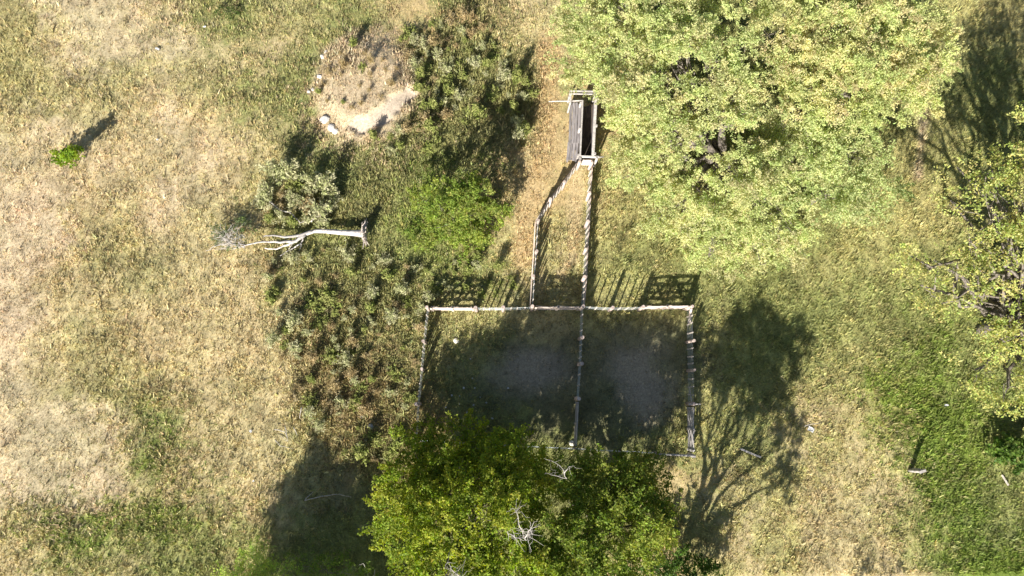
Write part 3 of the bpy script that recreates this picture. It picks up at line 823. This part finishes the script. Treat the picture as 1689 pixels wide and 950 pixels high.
# walkway planks: a long deck and a slightly lower step at its near end
PZ = .64
wk = empty  # (deck parts below)
for i in range(4):
    xa = 942.2 + i * 4.75; a = P(xa, 171 + random.uniform(-2, 2), PZ + gl); b = P(xa - 2.6, 236, PZ + gl)
    MB().board(a, b, .150, .04, up=(1, 0, 0), wear=.009).build('walkway_plank', M_GREY, chute)
for i in range(4):
    xa = 938.5 + i * 4.5; a = P(xa, 235, PZ - .1 + gl); b = P(xa - 2.4, 266 + random.uniform(-2, 1), PZ - .1 + gl)
    MB().board(a, b, .142, .04, up=(1, 0, 0), wear=.009).build('walkway_plank', M_GREY, chute)
for y_ in (176, 205, 232, 262):
    a = P(940, y_, PZ - .07 + gl); b = P(958, y_, PZ - .07 + gl)
    if y_ > 240: a = P(935, y_, PZ - .17 + gl); b = P(955, y_, PZ - .17 + gl)
    MB().board(a, b, .07, .06).build('joist', M_GREY, chute)
    MB().board((a.x + .06, a.y, gl - .2), (a.x + .06, a.y, a.z - .04), .08, .08, up=(0, 1, 0)).build('leg', M_GREY, chute)
# head frame at the far end
HZ = 1.45 + gl
for px_, py_ in ((941, 151), (941, 168), (983, 152)):
    p = P(px_, py_, HZ); MB().board((p.x, p.y, gl - .2), (p.x, p.y, HZ + .06), .1, .1, up=(1, 0, 0)).build('frame_post', M_GREY2, chute)
for (x0, y0, x1, y1, w_) in ((940, 151, 984, 152, .09), (940, 155.5, 984, 156.5, .07), (941, 150, 941, 171, .09)):
    a = P(x0, y0, HZ); b = P(x1, y1, HZ); z_ = .03 if x0 == x1 else .075 if y0 < 153 else .08
    MB().board((a.x, a.y, HZ + z_), (b.x, b.y, HZ + z_), .05, w_).build('frame_beam', M_GREY2, chute)
a = P(905, 167.5, HZ - .25); b = P(962, 165.5, HZ - .15)
MB().tube(bend(a, b, 4, .02), [.028, .033, .036, .04, .042], 7).build('pole', M_GREY2, chute)
# entrance: cross beam over a drop board
BZ = 1.26 + gl
a = P(956, 258, BZ); b = P(988, 259, BZ); MB().board(a, b, .12, .11).build('entrance_beam', M_GREY2, chute)
a = P(985, 259.5, BZ - .05); b = P(996, 258.5, BZ - .02); MB().tube([a, b], .035, 7).build('latch_pole', M_GREY2, chute)
for x_ in (957, 984):
    p = P(x_, 259, BZ); MB().board((p.x, p.y - .12, gl - .2), (p.x, p.y - .12, BZ + .1), .12, .12, up=(1, 0, 0)).build('post', M_GREY2, chute)
mb = MB()
for i in range(4):
    a = P(962, 260, BZ); b = P(979, 260.5, BZ); zz = gl + .4 + i * .21
    mb.board((a.x, a.y - .09, zz), (b.x, b.y - .09, zz), .2, .035)
mb.build('drop_board', M_GATE, chute)

# ------------------------------------------------------------------ fallen dead tree
random.seed(55)
def pp(px, py, z): p = P(px, py, z); return Vector((p.x, p.y, z + 0.0))
ft = empty('fallen_tree', P(598, 385), 'bleached dead fallen tree with upturned roots lying among weeds', 'fallen tree')
tr = [pp(597, 385, .62), pp(585, 384.5, .55), pp(560, 383, .48), pp(535, 381, .45), pp(518, 381, .45), pp(505, 386, .5)]
MB().tube(tr, [.22, .165, .14, .125, .11, .09], 12, jit=.05).build('trunk', M_DEAD, ft)
mb = MB()
c = tr[0] + Vector((.12, 0, .05))
mb.lump(c, (.16, .42, .5), 3)
for i in range(26):
    a = random.uniform(0, 6.283); L_ = random.uniform(.45, .95)
    d = Vector((random.uniform(-.1, .35), math.cos(a), math.sin(a) * .9)) * L_
    e_ = c + d; e_.z = max(e_.z, .05)
    mb.tube(bend(c, e_, 4, .3), [.07, .055, .04, .025, .01], 5)
mb.build('root_plate', M_ROOT, ft)
def limb(pxs, r0, r1):
    pts_ = [pp(*q) for q in pxs]; n = len(pts_)
    fine = []
    for i in range(n - 1):
        for k in range(3):
            fine.append(pts_[i].lerp(pts_[i + 1], k / 3) + Vector((random.gauss(0, .02), random.gauss(0, .02), random.gauss(0, .02))))
    fine.append(pts_[-1]); m_ = len(fine)
    MB().tube(fine, [r0 + (r1 - r0) * i / (m_ - 1) for i in range(m_)], 7, jit=.06).build('branch', M_DEAD, ft)
limb([(518, 381, .45), (495, 388, .55), (470, 391, .6), (448, 388, .55), (434, 391, .5)], .10, .03)
limb([(505, 386, .5), (488, 397, .5), (462, 399, .6), (435, 398, .7), (405, 404, .8), (392, 408, .8)], .10, .02)
limb([(492, 394, .5), (475, 404, .45), (455, 410, .4), (437, 409, .35)], .075, .03)
limb([(500, 388, .45), (498, 400, .3), (494, 414, .2)], .05, .02)
limb([(497, 402, .3), (478, 412, .2), (462, 422, .12)], .05, .02)
limb([(503, 389, .4), (482, 402, .3), (476, 411, .25)], .05, .02)
limb([(405, 404, .8), (375, 400, .9), (350, 408, .6), (338, 414, .4)], .03, .012)
mb = MB()
for i in range(95):
    s0 = pp(random.uniform(362, 408), random.uniform(386, 410), random.uniform(.6, 1.0))
    e0 = pp(random.uniform(340, 405), random.uniform(366, 414), random.uniform(.4, 1.5))
    mb.tube(bend(s0, e0, 4, .3), [.012, .011, .009, .007, .004], 4, cap=False)
mb.build('twigs', M_TWIG, ft)
def twig_thing(label, lines, r0=.03, name='dead_branch', mat=M_TWIG, fuzz=0, cat='branch'):
    p0 = P(*lines[0][0]); e = empty(name, (p0.x, p0.y, 0 if lines[0][0][2] < 1.5 else p0.z), label, cat)
    for ln in lines:
        pts_ = [pp(*q) for q in ln]; fine = []
        for i in range(len(pts_) - 1):
            for k in range(3): fine.append(pts_[i].lerp(pts_[i + 1], k / 3) + Vector((random.gauss(0, .02), random.gauss(0, .02), random.gauss(0, .01))))
        fine.append(pts_[-1]); m_ = len(fine); mb = MB()
        mb.tube(fine, [r0 * (1 - .7 * i / (m_ - 1)) for i in range(m_)], 6)
        for f_ in range(fuzz):
            i = random.randrange(1, m_); q = fine[i] + Vector((random.gauss(0, .3), random.gauss(0, .3), random.gauss(0, .15)))
            mb.tube(bend(fine[i], q, 4, .3), [r0 * .4, r0 * .3, r0 * .25, r0 * .2, r0 * .1], 4, cap=False)
        mb.build('twig', mat, e)
    return e
twig_thing('curved dead limb lying in weeds just above the fallen trunk', [[(430, 322, .3), (445, 332, .4), (460, 345, .5), (477, 350, .6), (487, 358, .6), (495, 367, .5), (506, 362, .5)]], .06)
twig_thing('short dead stick beside the curved limb above the fallen trunk', [[(513, 366, .4), (522, 357, .5), (540, 351, .5)]], .05)
twig_thing('tangle of thin white dead twigs on grass left of the weeds', [[(453, 709, .15), (470, 712, .35), (475, 727, .2), (462, 720, .2)], [(452, 724, .15), (462, 735, .25), (483, 740, .15)], [(470, 702, .4), (474, 725, .2)], [(485, 705, .3), (490, 718, .2)], [(497, 672, .5), (494, 690, .2)]], .025)
twig_thing('thin dead branch crossing the edge of the large lower left shadow', [[(502, 825, .2), (530, 818, .3), (560, 815, .35), (580, 820, .2)], [(503, 824, .15), (517, 810, .25)]], .025)
twig_thing('bare white dead branch sticking out between the two bottom trees', [[(868, 890, 8.6), (858, 868, 9.3), (852, 845, 9.7), (846, 838, 9.9)], [(868, 890, 8.6), (850, 885, 9.2), (838, 880, 9.2)], [(866, 886, 8.7), (876, 872, 9.4)]], .026, fuzz=20)
twig_thing('bare grey branch poking from tree shade below the corral middle', [[(935, 790, 6.8), (928, 775, 6.9), (915, 762, 6.9), (897, 756, 6.8)], [(934, 788, 6.8), (915, 784, 6.9), (900, 780, 6.9)], [(930, 780, 6.9), (938, 770, 7.0)]], .016, fuzz=5)
twig_thing('dead grey twiggy branch in the bright tree at the bottom edge', [[(765, 955, 9.6), (750, 945, 9.9), (738, 928, 10.0)], [(760, 948, 9.7), (745, 950, 9.9)]], .022, fuzz=14)
twig_thing('dry bare twigs standing at the bottom edge in the dark shadow', [[(610, 962, .5), (606, 945, 1.2), (600, 930, 1.8)], [(612, 962, .5), (618, 940, 1.4)], [(600, 962, .5), (590, 950, 1.0)]], .03, fuzz=5)
twig_thing('dry pale curl of weeds beside the white scrap on the right grass', [[(1326, 704, .08), (1340, 699, .15), (1355, 698, .08)]], .02)

# ------------------------------------------------------------------ stones, boards, litter
def stone(px, py, r, label, seed, mat=M_ROCK, name='stone', cat='stone', group=None, flat=.7):
    p = P(px, py); z = gz(p.x, p.y); rr = random.Random(seed)
    mb = MB(); mb.lump((0, 0, r * flat * .55), (r * rr.uniform(.85, 1.2), r * rr.uniform(.85, 1.2), r * flat), seed)
    o = mb.build(name, mat); o.location = (p.x, p.y, z - r * .22); o.rotation_euler = (0, 0, rr.uniform(0, 6))
    return tag(o, label, cat, group)
stone(538, 200, .30, 'largest white rock at the lower left foot of the mound', 1)
stone(549, 214, .24, 'upper white rock of the touching pair below the mound', 2)
stone(555, 219, .20, 'lower white rock of the touching pair below the mound', 3)
stone(533, 96, .17, 'larger of two white rocks at the upper left of the mound', 4)
stone(539, 88, .12, 'smaller of two white rocks at the upper left of the mound', 5)
stone(529, 130, .15, 'single white rock on the middle left rim of the mound', 6)
stone(511, 153, .13, 'outermost white rock left of the mound', 7)
stone(517, 150, .11, 'small white rock touching the outermost one left of the mound', 8)
stone(525, 139, .07, 'white pebble between the rocks on the mound left rim', 9)
stone(752, 562, .17, 'white stone on sunlit grass in the top left of the corral', 10)
stone(943, 731, .17, 'round pale stone beside the foot of the narrow grey gate', 11)
stone(598, 688, .16, 'upper of two bluish pale bags in weeds left of the corral', 12, M_PALE)  # bag, built as a stone-shaped lump
stone(612, 704, .19, 'lower of two bluish pale bags in weeds left of the corral', 13, M_PALE)  # second bag, same lump shape
rq = random.Random(9)
for i, (x, y) in enumerate([(776, 592), (779, 624), (783, 640), (765, 640), (758, 653), (781, 668), (838, 640), (758, 666), (745, 652), (802, 664), (792, 655), (770, 680), (812, 690), (735, 672)]):
    stone(x, y, rq.uniform(.035, .075), 'tiny pale pebble scattered in the shaded left pen', 200 + i, M_PALE, 'pebble', 'pebble', 'pebbles in the shaded left pen')
def scrap(px, py, w, l, rot, label, name='litter', z=.07, seed=0, cat='litter'):
    """crumpled sheet with real thickness"""
    p = P(px, py); g = gz(p.x, p.y) + z; rr = random.Random(seed); mb = MB(); N = 5
    top = [[Vector(((i / (N - 1) - .5) * w, (j / (N - 1) - .5) * l, rr.uniform(0, .06))) for i in range(N)] for j in range(N)]
    for j in range(N):
        for i in range(N): mb.v.append(top[j][i])
    for j in range(N):
        for i in range(N): mb.v.append(top[j][i] - Vector((0, 0, .012)))
    K = N * N
    for j in range(N - 1):
        for i in range(N - 1):
            a_ = j * N + i; mb.f += [(a_, a_ + 1, a_ + N + 1, a_ + N), (K + a_, K + a_ + N, K + a_ + N + 1, K + a_ + 1)]; mb.smooth += [False, False]
    for i in range(N - 1):
        for a_, b_ in ((i, i + 1), ((N - 1) * N + i + 1, (N - 1) * N + i), ((i + 1) * N, i * N), (i * N + N - 1, (i + 1) * N + N - 1)):
            mb.f.append((b_, a_, K + a_, K + b_)); mb.smooth.append(False)
    o = mb.build(name, M_PALE); o.location = (p.x, p.y, g); o.rotation_euler = (0, 0, rot); return tag(o, label, cat)
scrap(261, 82, .24, .12, -.4, 'bent white scrap in the dry field near the top left', seed=1)
scrap(338, 45, .16, .09, .5, 'small white scrap beside the green patch near the top', seed=2)
scrap(261, 231, .11, .1, .3, 'tiny white scrap in straw grass right of the lone bush', seed=3)
scrap(414, 711, .13, .13, .9, 'tiny white scrap in the field left of the white twigs', seed=4)
scrap(419, 793, .1, .08, .2, 'faint white speck of litter in the field above the large shadow', seed=8)
scrap(1336, 708, .34, .24, -.5, 'crumpled grey-white plastic scrap on grass right of the tree shadow', seed=5)
scrap(1560, 668, .24, .1, 0.1, 'small white scrap on green grass below the right edge tree', seed=6)
def plank(a, b, w, t, label, mat=M_GREY2):
    a = P(*a); b = P(*b); a.z = gz(a.x, a.y) + .10; b.z = gz(b.x, b.y) + .12
    o = MB().board(a, b, w, t, up=(.4, .9, 0)).build('plank', mat); return tag(o, label, 'plank')
plank((1220, 740), (1254, 754), .10, .05, 'long pale plank lying on the grass right of the corral')
plank((1651, 783), (1661, 800), .09, .04, 'short pale plank on green grass near the lower right edge', M_DROP)
# pale weathered stump with two prongs and its long shadow
sb = P(1500, 776); z = gz(sb.x, sb.y)
st = empty('tree_stump', (sb.x, sb.y, z), 'pale leaning forked stump standing on green grass at the lower right', 'tree stump')
MB().tube([(sb.x, sb.y, z - .2), (sb.x + .04, sb.y + .02, z + .5), (sb.x + .10, sb.y + .05, z + .95), (sb.x + .11, sb.y + .06, z + 1.0)], [.11, .08, .07, .06], 10, jit=.08).build('stem', M_DEAD, st)
MB().tube([(sb.x + .14, sb.y + .05, z - .2), (sb.x + .2, sb.y + .09, z + .5), (sb.x + .24, sb.y + .1, z + 1.05)], [.09, .07, .06], 10, jit=.08).build('stem', M_DEAD, st)
MB().board((sb.x - .05, sb.y, z + .98), (sb.x + .27, sb.y + .12, z + 1.08), .14, .06, up=(0, 1, 0)).build('cap', M_DEAD, st)
